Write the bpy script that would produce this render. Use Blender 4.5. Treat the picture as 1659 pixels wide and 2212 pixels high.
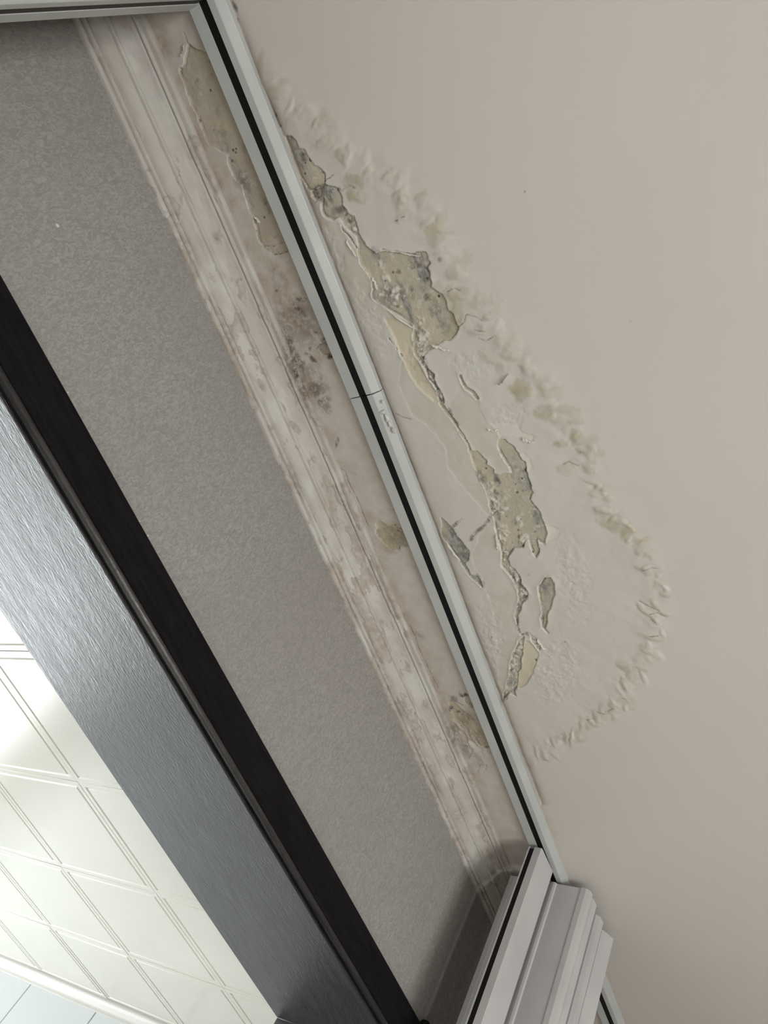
import bpy, bmesh, math, random
import numpy as np
from mathutils import Matrix, Vector

for o in list(bpy.data.objects):
    bpy.data.objects.remove(o)
SC = bpy.context.scene
COL = SC.collection
random.seed(5)

# ------------------------------------------------------------------ camera
CAM_Z = 1.70
RW = np.array([[0.35272924, 0.85154929, 0.38787355],
               [-0.82711358, 0.08990164, 0.554798],
               [0.43756737, -0.51650895, 0.73603892]])      # rows: room x, y, z seen from the camera
FPX = 1671.3
cam_d = bpy.data.cameras.new('camera')
cam = bpy.data.objects.new('camera', cam_d)
COL.objects.link(cam)
cx, cy, cz = RW @ np.array([1, 0, 0]), RW @ np.array([0, -1, 0]), RW @ np.array([0, 0, -1])
cam.matrix_world = Matrix(((cx[0], cy[0], cz[0], 0), (cx[1], cy[1], cz[1], 0),
                           (cx[2], cy[2], cz[2], CAM_Z), (0, 0, 0, 1)))
cam_d.sensor_fit = 'VERTICAL'
cam_d.sensor_height = 36.0
cam_d.sensor_width = 27.0
cam_d.lens = FPX / 2212 * 36.0
cam_d.clip_start = 0.01
SC.camera = cam

# ------------------------------------------------------------------ world, light, exposure
w = bpy.data.worlds.new('world')
SC.world = w
w.use_nodes = True
w.node_tree.nodes['Background'].inputs[0].default_value = (0.75, 0.85, 1.0, 1)
w.node_tree.nodes['Background'].inputs[1].default_value = 0.4


YB = -2.0                # wall behind the camera


def area(name, loc, direction, sx, sy, power, color):
    d = bpy.data.lights.new(name, 'AREA')
    d.shape = 'RECTANGLE'
    d.size, d.size_y = sx, sy
    d.energy = power
    d.color = color
    o = bpy.data.objects.new(name, d)
    COL.objects.link(o)
    o.location = loc
    o.rotation_euler = Vector(direction).to_track_quat('-Z', 'Y').to_euler()
    return o


area('daylight_unseen_window', (0.25, YB - 0.03, 0.92), (0, 1, 0), 0.9, 1.68, 37, (1.0, 0.985, 0.965))  # unseen window behind the camera, lowered so its light rises to the ceiling
area('daylight_kitchen_window', (0.60, 3.13, 1.40), (0, -1, 0), 1.8, 1.2, 45, (0.93, 0.98, 1.0))

SC.view_settings.view_transform = 'Standard'
SC.view_settings.look = 'None'
SC.view_settings.gamma = 1.0
SC.view_settings.use_curve_mapping = False
SC.view_settings.exposure = 0.45

# ------------------------------------------------------------------ room measures (metres)
ZC = CAM_Z + 0.85        # room ceiling
YW = 0.742               # face of the wall above the opening
X0, X1 = -0.2315, 1.95    # side walls of the room
ZK = CAM_Z + 0.52        # kitchen ceiling
ZH = CAM_Z + 0.458       # underside of the door lining
YK0, YK1 = 0.986, 3.1
XK0, XK1 = -1.2, 1.665
XJ0, XJ1 = -0.13, 1.213  # clear opening


def on_plane(px, py, z):
    r = RW @ np.array([(px - 829.5) / FPX, (py - 1106.0) / FPX, 1.0])
    return r[:2] * (z - CAM_Z) / r[2]


def CE(px, py):          # surveyed point of the ceiling
    return on_plane(px, py, ZC)


# ------------------------------------------------------------------ helpers
def link(name, me, mats=None, parent=None, smooth=False):
    o = bpy.data.objects.new(name, me)
    COL.objects.link(o)
    if mats:
        for m in (mats if isinstance(mats, (list, tuple)) else [mats]):
            me.materials.append(m)
    if parent:
        o.parent = parent
    if smooth:
        me.polygons.foreach_set('use_smooth', [True] * len(me.polygons))
    return o


def mesh_from(name, verts, faces):
    me = bpy.data.meshes.new(name)
    me.from_pydata([tuple(map(float, v)) for v in verts], [], faces)
    me.update()
    return me


def box_mesh(name, x0, x1, y0, y1, z0, z1, bevel=0.0, seg=2):
    bm = bmesh.new()
    bmesh.ops.create_cube(bm, size=1)
    for v in bm.verts:
        v.co = Vector(((x0 + x1) / 2 + v.co.x * (x1 - x0), (y0 + y1) / 2 + v.co.y * (y1 - y0),
                       (z0 + z1) / 2 + v.co.z * (z1 - z0)))
    if bevel:
        bmesh.ops.bevel(bm, geom=list(bm.edges), offset=bevel, segments=seg, affect='EDGES', profile=0.5)
    me = bpy.data.meshes.new(name)
    bm.to_mesh(me)
    bm.free()
    return me


def box(name, x0, x1, y0, y1, z0, z1, mat, parent=None, bevel=0.0, smooth=False):
    return link(name, box_mesh(name, x0, x1, y0, y1, z0, z1, bevel), mat, parent, smooth)


def extrude_mesh(name, prof, frame0, frame1, caps=True):
    """closed profile (a, b) swept between two frames (origin, axis a, axis b)"""
    n = len(prof)
    vs = []
    for o, a, b in (frame0, frame1):
        o, a, b = Vector(o), Vector(a), Vector(b)
        vs += [tuple(o + a * p + b * q) for p, q in prof]
    fs = [(i, (i + 1) % n, n + (i + 1) % n, n + i) for i in range(n)]
    me = mesh_from(name, vs, fs)
    bm = bmesh.new()
    bm.from_mesh(me)
    if caps:
        bm.verts.ensure_lookup_table()
        bm.faces.new([bm.verts[i] for i in range(n)])
        bm.faces.new([bm.verts[n + i] for i in reversed(range(n))])
    bmesh.ops.recalc_face_normals(bm, faces=list(bm.faces))
    bm.to_mesh(me)
    bm.free()
    return me


def empty(name, loc):
    o = bpy.data.objects.new(name, None)
    COL.objects.link(o)
    o.location = loc
    o.empty_display_size = 0.05
    return o


def adopt(child, root):
    child.parent = root
    child.matrix_parent_inverse = Matrix.Translation(-Vector(root.location))
    return child


def tag(o, label=None, cat=None, group=None, kind=None):
    if label: o['label'] = label
    if cat: o['category'] = cat
    if group: o['group'] = group
    if kind: o['kind'] = kind
    return o


# ------------------------------------------------------------------ materials
class NT:
    def __init__(self, name):
        self.m = bpy.data.materials.new(name)
        self.m.use_nodes = True
        self.t = self.m.node_tree
        self.n = self.t.nodes
        self.b = self.n['Principled BSDF']
        self._co = None

    def node(self, kind, **kw):
        n = self.n.new(kind)
        for k, v in kw.items():
            setattr(n, k, v)
        return n

    def put(self, sock, v):
        if hasattr(v, 'is_output') or isinstance(v, bpy.types.NodeSocket):
            self.t.links.new(v, sock)
        else:
            sock.default_value = v

    def co(self, scale=(1, 1, 1), rot=(0, 0, 0)):
        if self._co is None:
            self._co = self.node('ShaderNodeTexCoord').outputs['Object']
        mp = self.node('ShaderNodeMapping')
        mp.inputs['Scale'].default_value = scale
        mp.inputs['Rotation'].default_value = rot
        self.put(mp.inputs['Vector'], self._co)
        return mp.outputs[0]

    def noise(self, scale, detail=4, rough=0.55, dist=0.0, stretch=(1, 1, 1), rot=(0, 0, 0)):
        n = self.node('ShaderNodeTexNoise')
        self.put(n.inputs['Vector'], self.co(stretch, rot))
        n.inputs['Scale'].default_value = scale
        n.inputs['Detail'].default_value = detail
        n.inputs['Roughness'].default_value = rough
        n.inputs['Distortion'].default_value = dist
        return n.outputs[0]

    def voronoi(self, scale, stretch=(1, 1, 1), feature='F1'):
        n = self.node('ShaderNodeTexVoronoi', feature=feature)
        self.put(n.inputs['Vector'], self.co(stretch))
        n.inputs['Scale'].default_value = scale
        return n.outputs['Distance']

    def ramp(self, v, lo, hi, a=0.0, b=1.0, smooth=True):
        n = self.node('ShaderNodeMapRange')
        n.interpolation_type = 'SMOOTHSTEP' if smooth else 'LINEAR'
        self.put(n.inputs['Value'], v)
        n.inputs['From Min'].default_value = lo
        n.inputs['From Max'].default_value = hi
        n.inputs['To Min'].default_value = a
        n.inputs['To Max'].default_value = b
        return n.outputs[0]

    def math(self, op, a, b=0.0):
        n = self.node('ShaderNodeMath', operation=op)
        self.put(n.inputs[0], a)
        self.put(n.inputs[1], b)
        return n.outputs[0]

    def mix(self, f, a, b):
        n = self.node('ShaderNodeMix', data_type='RGBA')
        self.put(n.inputs[0], f)
        self.put(n.inputs[6], a if not isinstance(a, tuple) else (*a, 1)[:4])
        self.put(n.inputs[7], b if not isinstance(b, tuple) else (*b, 1)[:4])
        return n.outputs[2]

    def attr(self, name):
        n = self.node('ShaderNodeAttribute', attribute_name=name)
        s = self.node('ShaderNodeSeparateColor')
        self.put(s.inputs[0], n.outputs['Color'])
        return s.outputs[0], s.outputs[1], s.outputs[2], n.outputs['Alpha']

    def bump(self, h, strength=0.3, dist=0.001, prev=None):
        n = self.node('ShaderNodeBump')
        n.inputs['Strength'].default_value = strength
        n.inputs['Distance'].default_value = dist
        self.put(n.inputs['Height'], h)
        if prev is not None:
            self.put(n.inputs['Normal'], prev)
        return n.outputs[0]

    def out(self, color, rough=0.6, normal=None, metallic=0.0, spec=0.5):
        self.put(self.b.inputs['Base Color'], color if not isinstance(color, tuple) else (*color, 1)[:4])
        self.put(self.b.inputs['Roughness'], rough)
        self.b.inputs['Metallic'].default_value = metallic
        self.b.inputs['Specular IOR Level'].default_value = spec
        if normal is not None:
            self.put(self.b.inputs['Normal'], normal)
        return self.m


def plain(name, c, rough=0.6, var=0.06, scale=8, bump=0.0, bscale=300, metallic=0.0, spec=0.5):
    t = NT(name)
    f = t.ramp(t.noise(scale, 1), 0.3, 0.7)
    col = t.mix(f, tuple(v * (1 - var) for v in c), tuple(min(1, v * (1 + var)) for v in c))
    nrm = t.bump(t.noise(bscale, 1), bump, 0.0006) if bump else None
    return t.out(col, rough, nrm, metallic, spec)


def make_ceiling_mat():
    t = NT('ceiling_paint')
    ex, cr, st, mo = t.attr('layers')
    sk, gr, un, cd = t.attr('layers2')
    gy_, cby, _a, _b = t.attr('layers3')
    paint = t.mix(t.ramp(t.noise(3.0, 1), 0.35, 0.65), (0.69, 0.65, 0.605), (0.70, 0.67, 0.625))
    skim = t.mix(t.ramp(t.noise(28, 2), 0.35, 0.65), (0.65, 0.625, 0.55), (0.695, 0.672, 0.605))
    col = t.mix(t.ramp(sk, -0.6, 0.6), paint, skim)
    cream = t.mix(t.ramp(t.noise(22, 1), 0.35, 0.7), (0.71, 0.65, 0.52), (0.67, 0.60, 0.46))
    col = t.mix(t.ramp(cr, -0.4, 0.4), col, cream)
    # bare putty: tan, grey brush streaks along the rail, dark pinholes, white crumbs
    tan = t.mix(t.ramp(t.noise(16, 3), 0.35, 0.68), (0.605, 0.545, 0.43), (0.52, 0.485, 0.395))
    strk = t.noise(26, 3, 0.6, 0.3, (0.35, 1.6, 1.0), (0, 0, -0.12))
    grey = t.mix(t.ramp(t.noise(150, 1), 0.3, 0.7), (0.30, 0.30, 0.285), (0.50, 0.49, 0.45))
    bare = t.mix(t.math('MULTIPLY', t.ramp(strk, 0.50, 0.62), t.ramp(t.noise(9, 1), 0.42, 0.58)), tan, grey)
    gsel = t.math('MULTIPLY', gy_, t.ramp(t.noise(55, 3, 0.65, 0.3, (0.45, 1.5, 1.0), (0, 0, -0.12)), 0.40, 0.56, 0.15, 1.0))
    gcol = t.mix(t.ramp(t.noise(120, 3, 0.7, 0.2, (0.5, 1.4, 1)), 0.35, 0.62), (0.235, 0.235, 0.23), (0.46, 0.455, 0.43))
    bare = t.mix(gsel, bare, gcol)
    crumbs = t.ramp(t.noise(75, 3, 0.7), 0.60, 0.66)
    bare = t.mix(t.math('MULTIPLY', crumbs, 0.75), bare, (0.68, 0.64, 0.55))
    pin = t.math('MULTIPLY', t.ramp(t.voronoi(95), 0.22, 0.14), t.ramp(t.noise(20, 1), 0.50, 0.58))
    bare = t.mix(pin, bare, (0.10, 0.095, 0.08))
    torn = t.math('MULTIPLY', t.math('MULTIPLY', t.ramp(ex, -2.2, -1.0), t.ramp(t.noise(70, 2), 0.40, 0.55)), t.ramp(un, 0.2, 0.8, 0.2, 0.75))
    col = t.mix(torn, col, (0.80, 0.775, 0.715))
    exf = t.ramp(ex, -0.25, 0.25)
    col = t.mix(exf, col, bare)
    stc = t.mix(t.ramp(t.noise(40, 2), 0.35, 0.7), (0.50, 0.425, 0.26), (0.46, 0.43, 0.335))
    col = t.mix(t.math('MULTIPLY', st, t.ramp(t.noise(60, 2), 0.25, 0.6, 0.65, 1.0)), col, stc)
    grime_shade = t.mix(t.ramp(t.noise(50, 3), 0.35, 0.65), (0.40, 0.31, 0.235), (0.50, 0.43, 0.36))
    col = t.mix(t.math('MULTIPLY', gr, t.ramp(t.noise(45, 3, 0.65), 0.30, 0.62, 0.45, 1.0)), col, grime_shade)
    mouldn = t.math('MULTIPLY', mo, t.ramp(t.noise(130, 3, 0.7), 0.38, 0.56, 0.15, 1.0))
    col = t.mix(mouldn, col, (0.075, 0.07, 0.06))
    col = t.mix(cd, col, (0.76, 0.73, 0.66))
    hgt = t.math('MULTIPLY', t.noise(230, 3, 0.7), t.ramp(exf, 0, 1, 0.10, 1.0, False))
    n3 = t.bump(hgt, 0.65, 0.0014)
    return t.out(col, t.ramp(exf, 0, 1, 0.62, 0.85), n3, 0, 0.35)


def make_cornice_mat():
    t = NT('cornice_paint')
    wr, dk, tp, pt = t.attr('layers')
    a = t.mix(t.ramp(t.noise(14, 2), 0.38, 0.62), (0.53, 0.495, 0.455), (0.575, 0.55, 0.51))
    a = t.mix(t.ramp(pt, -0.12, 0.12), a, (0.62, 0.605, 0.56))
    flk = t.mix(t.ramp(t.noise(90, 3), 0.3, 0.7), (0.42, 0.37, 0.325), (0.56, 0.51, 0.465))
    col = t.mix(t.ramp(wr, -0.02, 0.05), a, flk)
    edge = t.math('MULTIPLY', t.math('MULTIPLY', t.ramp(wr, -0.012, 0.006), t.ramp(wr, 0.030, 0.010)), t.ramp(t.noise(45, 2), 0.42, 0.60))
    col = t.mix(t.math('MULTIPLY', edge, 0.38), col, (0.20, 0.16, 0.125))
    col = t.mix(t.math('MULTIPLY', t.ramp(t.noise(26, 3, 0.65, 0, (0.3, 1, 1)), 0.56, 0.70), 0.45), col, (0.40, 0.345, 0.28))
    col = t.mix(t.math('MULTIPLY', dk, t.ramp(t.noise(110, 3, 0.7), 0.36, 0.6, 0.25, 1.0)), col, (0.085, 0.07, 0.055))
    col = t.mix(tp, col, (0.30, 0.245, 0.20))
    n = t.bump(t.noise(260, 3, 0.7), 0.45, 0.0008)
    n = t.bump(t.noise(60, 2, 0.6, 0, (0.25, 1, 1)), 0.4, 0.0015, n)
    return t.out(col, 0.7, n, 0, 0.3)


def make_wallpaper():
    t = NT('grey_wallpaper')
    base = t.mix(t.ramp(t.noise(4.5, 2), 0.3, 0.7), (0.365, 0.353, 0.335), (0.40, 0.388, 0.37))
    base = t.mix(t.math('MULTIPLY', t.ramp(t.noise(2.6, 1), 0.56, 0.72), 0.35), base, (0.375, 0.335, 0.295))
    fib = t.noise(210, 3, 0.7, 1.4, (1.0, 1, 0.55), (0, 0.5, 0))
    col = t.mix(t.ramp(fib, 0.36, 0.66), tuple(v * 0.80 for v in (0.365, 0.353, 0.335)), base)
    nrm = t.bump(fib, 0.5, 0.0010)
    return t.out(col, 0.8, nrm, 0, 0.25)


def make_wood(name, c, rough, spec):
    t = NT(name)
    g = t.noise(150, 3, 0.65, 0.4, (0.10, 1.0, 1.0))
    g2 = t.noise(330, 2, 0.65, 0.3, (0.30, 1.0, 1.0))
    col = t.mix(t.ramp(g, 0.35, 0.65), tuple(v * 0.75 for v in c), tuple(v * 1.3 for v in c))
    hh = t.math('ADD', t.math('MULTIPLY', g, 0.22), t.math('MULTIPLY', g2, 0.95))
    nrm = t.bump(hh, 0.42, 0.0018)
    return t.out(col, t.ramp(g, 0.3, 0.7, rough - 0.05, rough + 0.07), nrm, 0, spec)


M = {}
M['ceiling'] = make_ceiling_mat()
M['cornice'] = make_cornice_mat()
M['wallpaper'] = make_wallpaper()
M['wood'] = make_wood('dark_wood_lining', (0.022, 0.020, 0.020), 0.42, 1.0)
M['wood_face'] = make_wood('dark_wood_face', (0.0085, 0.0075, 0.0085), 0.40, 0.08)
M['plastic'] = plain('grey_plastic', (0.555, 0.575, 0.565), 0.42, 0.05, 12, 0.06, 500)
M['panel'] = plain('pale_plastic_panel', (0.56, 0.56, 0.565), 0.40, 0.04, 10, 0.05, 400)
M['gasket'] = plain('black_gasket', (0.003, 0.003, 0.0035), 0.6, 0.2, 30, spec=0.3)
M['gasket_brown'] = plain('brown_gasket', (0.030, 0.022, 0.017), 0.6, 0.2, 30)
M['sealant'] = plain('white_sealant', (0.66, 0.66, 0.64), 0.35, 0.05, 60, 0.3, 200)
M['tile'] = plain('white_ceiling_tile', (0.63, 0.615, 0.545), 0.27, 0.015, 4, 0.10, 7, 0.0, 0.5)
M['joint'] = plain('tile_joint', (0.42, 0.41, 0.38), 0.8, 0.1, 20)
M['grout'] = plain('pale_grout', (0.52, 0.53, 0.52), 0.8, 0.05, 30)
M['walltile'] = plain('glazed_wall_tile', (0.58, 0.61, 0.62), 0.18, 0.02, 6)
M['white'] = plain('white_wall', (0.66, 0.64, 0.60), 0.8, 0.03, 4, 0.05, 200)
M['floor'] = plain('beige_floor', (0.66, 0.63, 0.57), 0.45, 0.08, 5)
M['mould'] = plain('kitchen_moulding', (0.60, 0.59, 0.55), 0.4, 0.02, 8)
M['flake'] = plain('paint_flake', (0.71, 0.675, 0.61), 0.65, 0.05, 60, 0.1, 300)
M['chip'] = plain('pale_chip', (0.66, 0.66, 0.62), 0.7, 0.05, 90)
M['winframe'] = plain('white_window_frame', (0.75, 0.75, 0.73), 0.4, 0.02, 8)

# ------------------------------------------------------------------ noise on grids
_rng = np.random.RandomState(11)
_TAB = _rng.rand(256, 256)


def vnoise(x, y):
    xi, yi = np.floor(x).astype(int), np.floor(y).astype(int)
    fx, fy = x - xi, y - yi
    fx, fy = fx * fx * (3 - 2 * fx), fy * fy * (3 - 2 * fy)
    a = _TAB[xi & 255, yi & 255]
    b = _TAB[(xi + 1) & 255, yi & 255]
    c = _TAB[xi & 255, (yi + 1) & 255]
    d = _TAB[(xi + 1) & 255, (yi + 1) & 255]
    return (a * (1 - fx) + b * fx) * (1 - fy) + (c * (1 - fx) + d * fx) * fy


def fbm(x, y, f, octv=4, gain=0.5, seed=0.0):
    s, amp, tot = 0.0, 1.0, 0.0
    for k in range(octv):
        s = s + amp * vnoise(x * f + 17.3 * k + seed, y * f - 9.1 * k + seed * 1.7)
        tot += amp
        amp *= gain
        f *= 2.03
    return s / tot - 0.5


def sstep(v, lo, hi):
    t = np.clip((v - lo) / (hi - lo), 0, 1)
    return t * t * (3 - 2 * t)


# ------------------------------------------------------------------ room ceiling with the damaged paint
def axis(lo, dlo, dhi, hi, step, coarse):
    n1 = max(1, int((dlo - lo) / coarse))
    n3 = max(1, int((hi - dhi) / coarse))
    n2 = int(round((dhi - dlo) / step))
    return np.concatenate([np.linspace(lo, dlo, n1 + 1)[:-1], np.linspace(dlo, dhi, n2 + 1),
                           np.linspace(dhi, hi, n3 + 1)[1:]])


XA = -0.75               # the strip behind the rail runs on past the side channel
gx = axis(XA, X0 - 0.06, 1.06, X1, 0.0013, 0.06)
gy = axis(YB, 0.20, 0.70, YW, 0.0013, 0.06)
NX, NY = len(gx), len(gy)
GX, GY = np.meshgrid(gx, gy, indexing='ij')


def window(pts, margin):
    x0, y0 = pts.min(0) - margin
    x1, y1 = pts.max(0) + margin
    return (slice(*np.searchsorted(gx, [x0, x1])), slice(*np.searchsorted(gy, [y0, y1])))


def seg_dist(X, Y, P, closed=True):
    d = np.full(X.shape, 9.0)
    n = len(P)
    for i in range(n if closed else n - 1):
        a, b = P[i], P[(i + 1) % n]
        e = b - a
        L = e @ e + 1e-12
        t = np.clip(((X - a[0]) * e[0] + (Y - a[1]) * e[1]) / L, 0, 1)
        d = np.minimum(d, (X - a[0] - t * e[0]) ** 2 + (Y - a[1] - t * e[1]) ** 2)
    return np.sqrt(d)


def inside(X, Y, P):
    r = np.zeros(X.shape, bool)
    n = len(P)
    for i in range(n):
        a, b = P[i], P[(i + 1) % n]
        if a[1] == b[1]:
            continue
        c = ((a[1] > Y) != (b[1] > Y)) & (X < (b[0] - a[0]) * (Y - a[1]) / (b[1] - a[1]) + a[0])
        r ^= c
    return r


def poly_field(field, plist, margin=0.03):
    for P in plist:
        s = window(P, margin)
        X, Y = GX[s], GY[s]
        if X.size == 0:
            continue
        d = seg_dist(X, Y, P) * 1000
        d = np.where(inside(X, Y, P), d, -d)
        field[s] = np.maximum(field[s], d)


def line_field(field, lines, margin=0.03):
    for P, wmm in lines:
        s = window(P, margin)
        X, Y = GX[s], GY[s]
        if X.size == 0:
            continue
        field[s] = np.maximum(field[s], wmm - seg_dist(X, Y, P, False) * 1000)


WPX = fbm(GX, GY, 75, 3, 0.55, 51.0)
WPY = fbm(GX, GY, 75, 3, 0.55, 57.0)


def blob(field, px, py, a, b, ang, amp, power=1.0, mode='max'):
    """soft ellipse: centre and half axes in survey units, mapped onto the ceiling"""
    c = CE(px, py)
    ca, sa = math.cos(math.radians(ang)), math.sin(math.radians(ang))
    A = CE(px + a * ca, py + a * sa) - c
    B = CE(px - b * sa, py + b * ca) - c
    ext = (np.abs(A) + np.abs(B)) * 1.25
    s = window(np.array([c - ext, c + ext]), 0.001)
    X, Y = GX[s] - c[0], GY[s] - c[1]
    if X.size == 0:
        return
    kw = 1.5 * min(np.hypot(*A), np.hypot(*B), 0.012)
    X, Y = X + WPX[s] * kw, Y + WPY[s] * kw
    det = A[0] * B[1] - A[1] * B[0]
    u = (X * B[1] - Y * B[0]) / det
    v = (Y * A[0] - X * A[1]) / det
    q = np.clip(1 - (u * u + v * v), 0, 1) ** power * amp
    field[s] = np.maximum(field[s], q) if mode == 'max' else field[s] + q


def Z(bx, by, k, pts):      # outline read off at magnification k from corner (bx, by)
    return np.array([CE(bx + p[0] / k, by + p[1] / k) for p in pts])


K5, K4, K6 = 3.318, 4.1475, 3.318
BARE = [
    Z(500, 200, K5, [(375, 320), (400, 312), (430, 310), (465, 345), (480, 400), (520, 400), (545, 450), (570, 490), (590, 520), (640, 545), (668, 580), (672, 610), (665, 650), (655, 665), (600, 690), (570, 705), (540, 700), (505, 640), (470, 590), (430, 480), (395, 400)]),
    Z(500, 200, K5, [(570, 712), (655, 667), (690, 665), (740, 670), (770, 690), (790, 740), (800, 790), (800, 850), (790, 890), (760, 905), (720, 918), (690, 905), (655, 880), (640, 840), (645, 800), (655, 770), (640, 772), (600, 765), (575, 735)]),
    Z(500, 200, K5, [(770, 880), (800, 810), (840, 860), (880, 880), (890, 930), (905, 990), (935, 1050), (960, 1085), (905, 1095), (890, 1030), (840, 980), (805, 940)]),
    Z(700, 450, K5, [(232, 200), (270, 240), (320, 280), (370, 315), (430, 297), (490, 305), (560, 322), (640, 325), (650, 318), (700, 308), (735, 315), (745, 360), (760, 385), (745, 420), (755, 470), (765, 520), (765, 560), (800, 590), (850, 620), (875, 660), (880, 700), (900, 740), (940, 760), (945, 800), (970, 850), (950, 900), (905, 950), (850, 945), (790, 990), (730, 1050), (715, 1080), (730, 1110), (745, 1150), (790, 1190), (790, 1230), (820, 1290), (850, 1330), (862, 1390), (840, 1410), (815, 1360), (800, 1290), (750, 1230), (720, 1150), (690, 1110), (650, 1040), (638, 1010), (645, 970), (630, 940), (645, 880), (640, 830), (590, 800), (530, 770), (470, 730), (400, 690), (350, 655), (335, 620), (350, 580), (340, 520), (300, 450), (260, 400), (240, 330), (240, 270)]),
    Z(800, 800, K5, [(720, 580), (760, 575), (800, 610), (835, 640), (840, 680), (880, 710), (890, 740), (920, 750), (960, 740), (1010, 735), (1000, 700), (960, 650), (935, 600), (915, 540), (920, 500), (965, 490), (985, 520), (1030, 555), (1065, 600), (1080, 640), (1110, 660), (1120, 700), (1125, 740), (1130, 780), (1155, 830), (1165, 880), (1140, 930), (1180, 980), (1215, 1020), (1240, 1080), (1262, 1130), (1265, 1180), (1245, 1240), (1215, 1235), (1190, 1205), (1200, 1260), (1210, 1300), (1190, 1345), (1165, 1320), (1150, 1260), (1130, 1200), (1090, 1270), (1030, 1280), (1000, 1310), (985, 1350), (1000, 1400), (1040, 1430), (1070, 1470), (1080, 1520), (1110, 1560), (1130, 1600), (1110, 1659), (1060, 1640), (1060, 1600), (1040, 1540), (1010, 1480), (960, 1430), (935, 1400), (940, 1350), (940, 1300), (920, 1250), (900, 1170), (890, 1100), (880, 1040), (860, 1000), (845, 920), (810, 830), (780, 760), (740, 690), (720, 640)]),
    Z(1000, 1100, K6, [(390, 600), (440, 570), (465, 610), (450, 650), (425, 670), (420, 720), (395, 760), (398, 820), (402, 880), (390, 880), (382, 820), (372, 770), (385, 690), (400, 650)]),
    Z(1000, 1100, K6, [(410, 930), (440, 910), (440, 960), (425, 1040), (420, 1130), (395, 1180), (390, 1270), (370, 1310), (380, 1340), (330, 1320), (300, 1360), (285, 1390), (290, 1330), (310, 1260), (330, 1190), (335, 1100), (360, 1020)]),
    Z(1000, 1100, K6, [(470, 880), (500, 900), (530, 930), (560, 990), (545, 1010), (520, 980), (490, 930)]),
    Z(1000, 1100, K6, [(590, 490), (630, 485), (655, 530), (660, 600), (645, 670), (625, 720), (605, 770), (610, 800), (590, 860), (565, 850), (565, 780), (570, 740), (555, 690), (540, 610), (540, 550), (570, 520)]),
    Z(800, 800, K5, [(500, 1055), (540, 1080), (590, 1130), (640, 1210), (690, 1280), (712, 1310), (705, 1355), (670, 1380), (700, 1420), (720, 1470), (770, 1475), (795, 1520), (805, 1560), (760, 1520), (700, 1460), (660, 1400), (620, 1340), (560, 1260), (510, 1200), (500, 1160), (510, 1110)]),
    # strip between the rail and the cornice
    np.concatenate([Z(300, 0, K4, [(445, 385), (430, 440), (410, 500), (400, 570), (365, 610), (365, 650), (400, 720), (430, 840), (470, 940), (515, 1000), (530, 1070), (570, 1170), (605, 1250), (640, 1305), (700, 1320), (740, 1350), (795, 1390), (800, 1450), (830, 1540), (870, 1610)]),
                    Z(380, 300, K4, [(550, 375), (600, 410), (605, 480), (630, 560), (660, 640), (690, 690), (700, 760), (730, 840), (740, 900), (780, 960), (830, 1000), (880, 1040), (940, 1030), (1040, 992), (1060, 900), (700, 0)]),
                    Z(300, 0, K4, [(740, 640), (655, 480), (600, 460), (520, 440)])]),
    Z(650, 950, K4, [(670, 740), (700, 728), (740, 745), (770, 775), (820, 760), (850, 755), (870, 790), (900, 790), (950, 800), (1000, 940), (960, 965), (890, 960), (885, 985), (850, 990), (800, 985), (770, 950), (720, 905), (690, 870), (675, 840), (670, 810), (690, 795), (670, 770)]),
    Z(750, 1350, K4, [(1040, 600), (1120, 640), (1160, 720), (1120, 750), (1060, 700)]),
    Z(750, 1350, K4, [(910, 680), (960, 690), (1010, 740), (1090, 800), (1150, 860), (1230, 950), (1300, 1085), (1240, 1105), (1190, 1080), (1140, 1010), (1070, 950), (1040, 940), (1000, 900), (965, 850), (930, 770)]),
    Z(550, 600, K4, [(560, 620), (600, 590), (660, 590), (700, 640), (720, 740), (660, 700), (600, 680)]),
]
CREAM = [
    Z(700, 450, K5, [(430, 790), (530, 790), (620, 812), (640, 850), (640, 930), (645, 1010), (690, 1110), (750, 1240), (800, 1310), (818, 1385), (790, 1390), (720, 1330), (660, 1270), (620, 1200), (590, 1140), (560, 1060), (510, 950), (480, 880)]),
    Z(1000, 1100, K6, [(440, 930), (480, 950), (520, 1000), (545, 1040), (520, 1130), (490, 1200), (450, 1260), (400, 1290), (385, 1240), (400, 1180), (425, 1120), (430, 1030)]),
]
PALE = [
    Z(800, 800, K5, [(1150, 940), (1200, 990), (1260, 1100), (1330, 1130), (1360, 1150), (1340, 1200), (1270, 1240), (1250, 1245), (1268, 1180), (1264, 1130), (1240, 1080), (1215, 1020)]),
    Z(800, 800, K5, [(1065, 590), (1110, 600), (1150, 640), (1165, 690), (1130, 760), (1120, 700), (1110, 660), (1080, 640)]),
    Z(800, 800, K5, [(850, 375), (960, 365), (1060, 390), (1090, 440), (1170, 470), (1160, 510), (1080, 480), (1010, 470), (960, 480), (925, 490), (900, 440), (880, 400)]),
]
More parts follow.
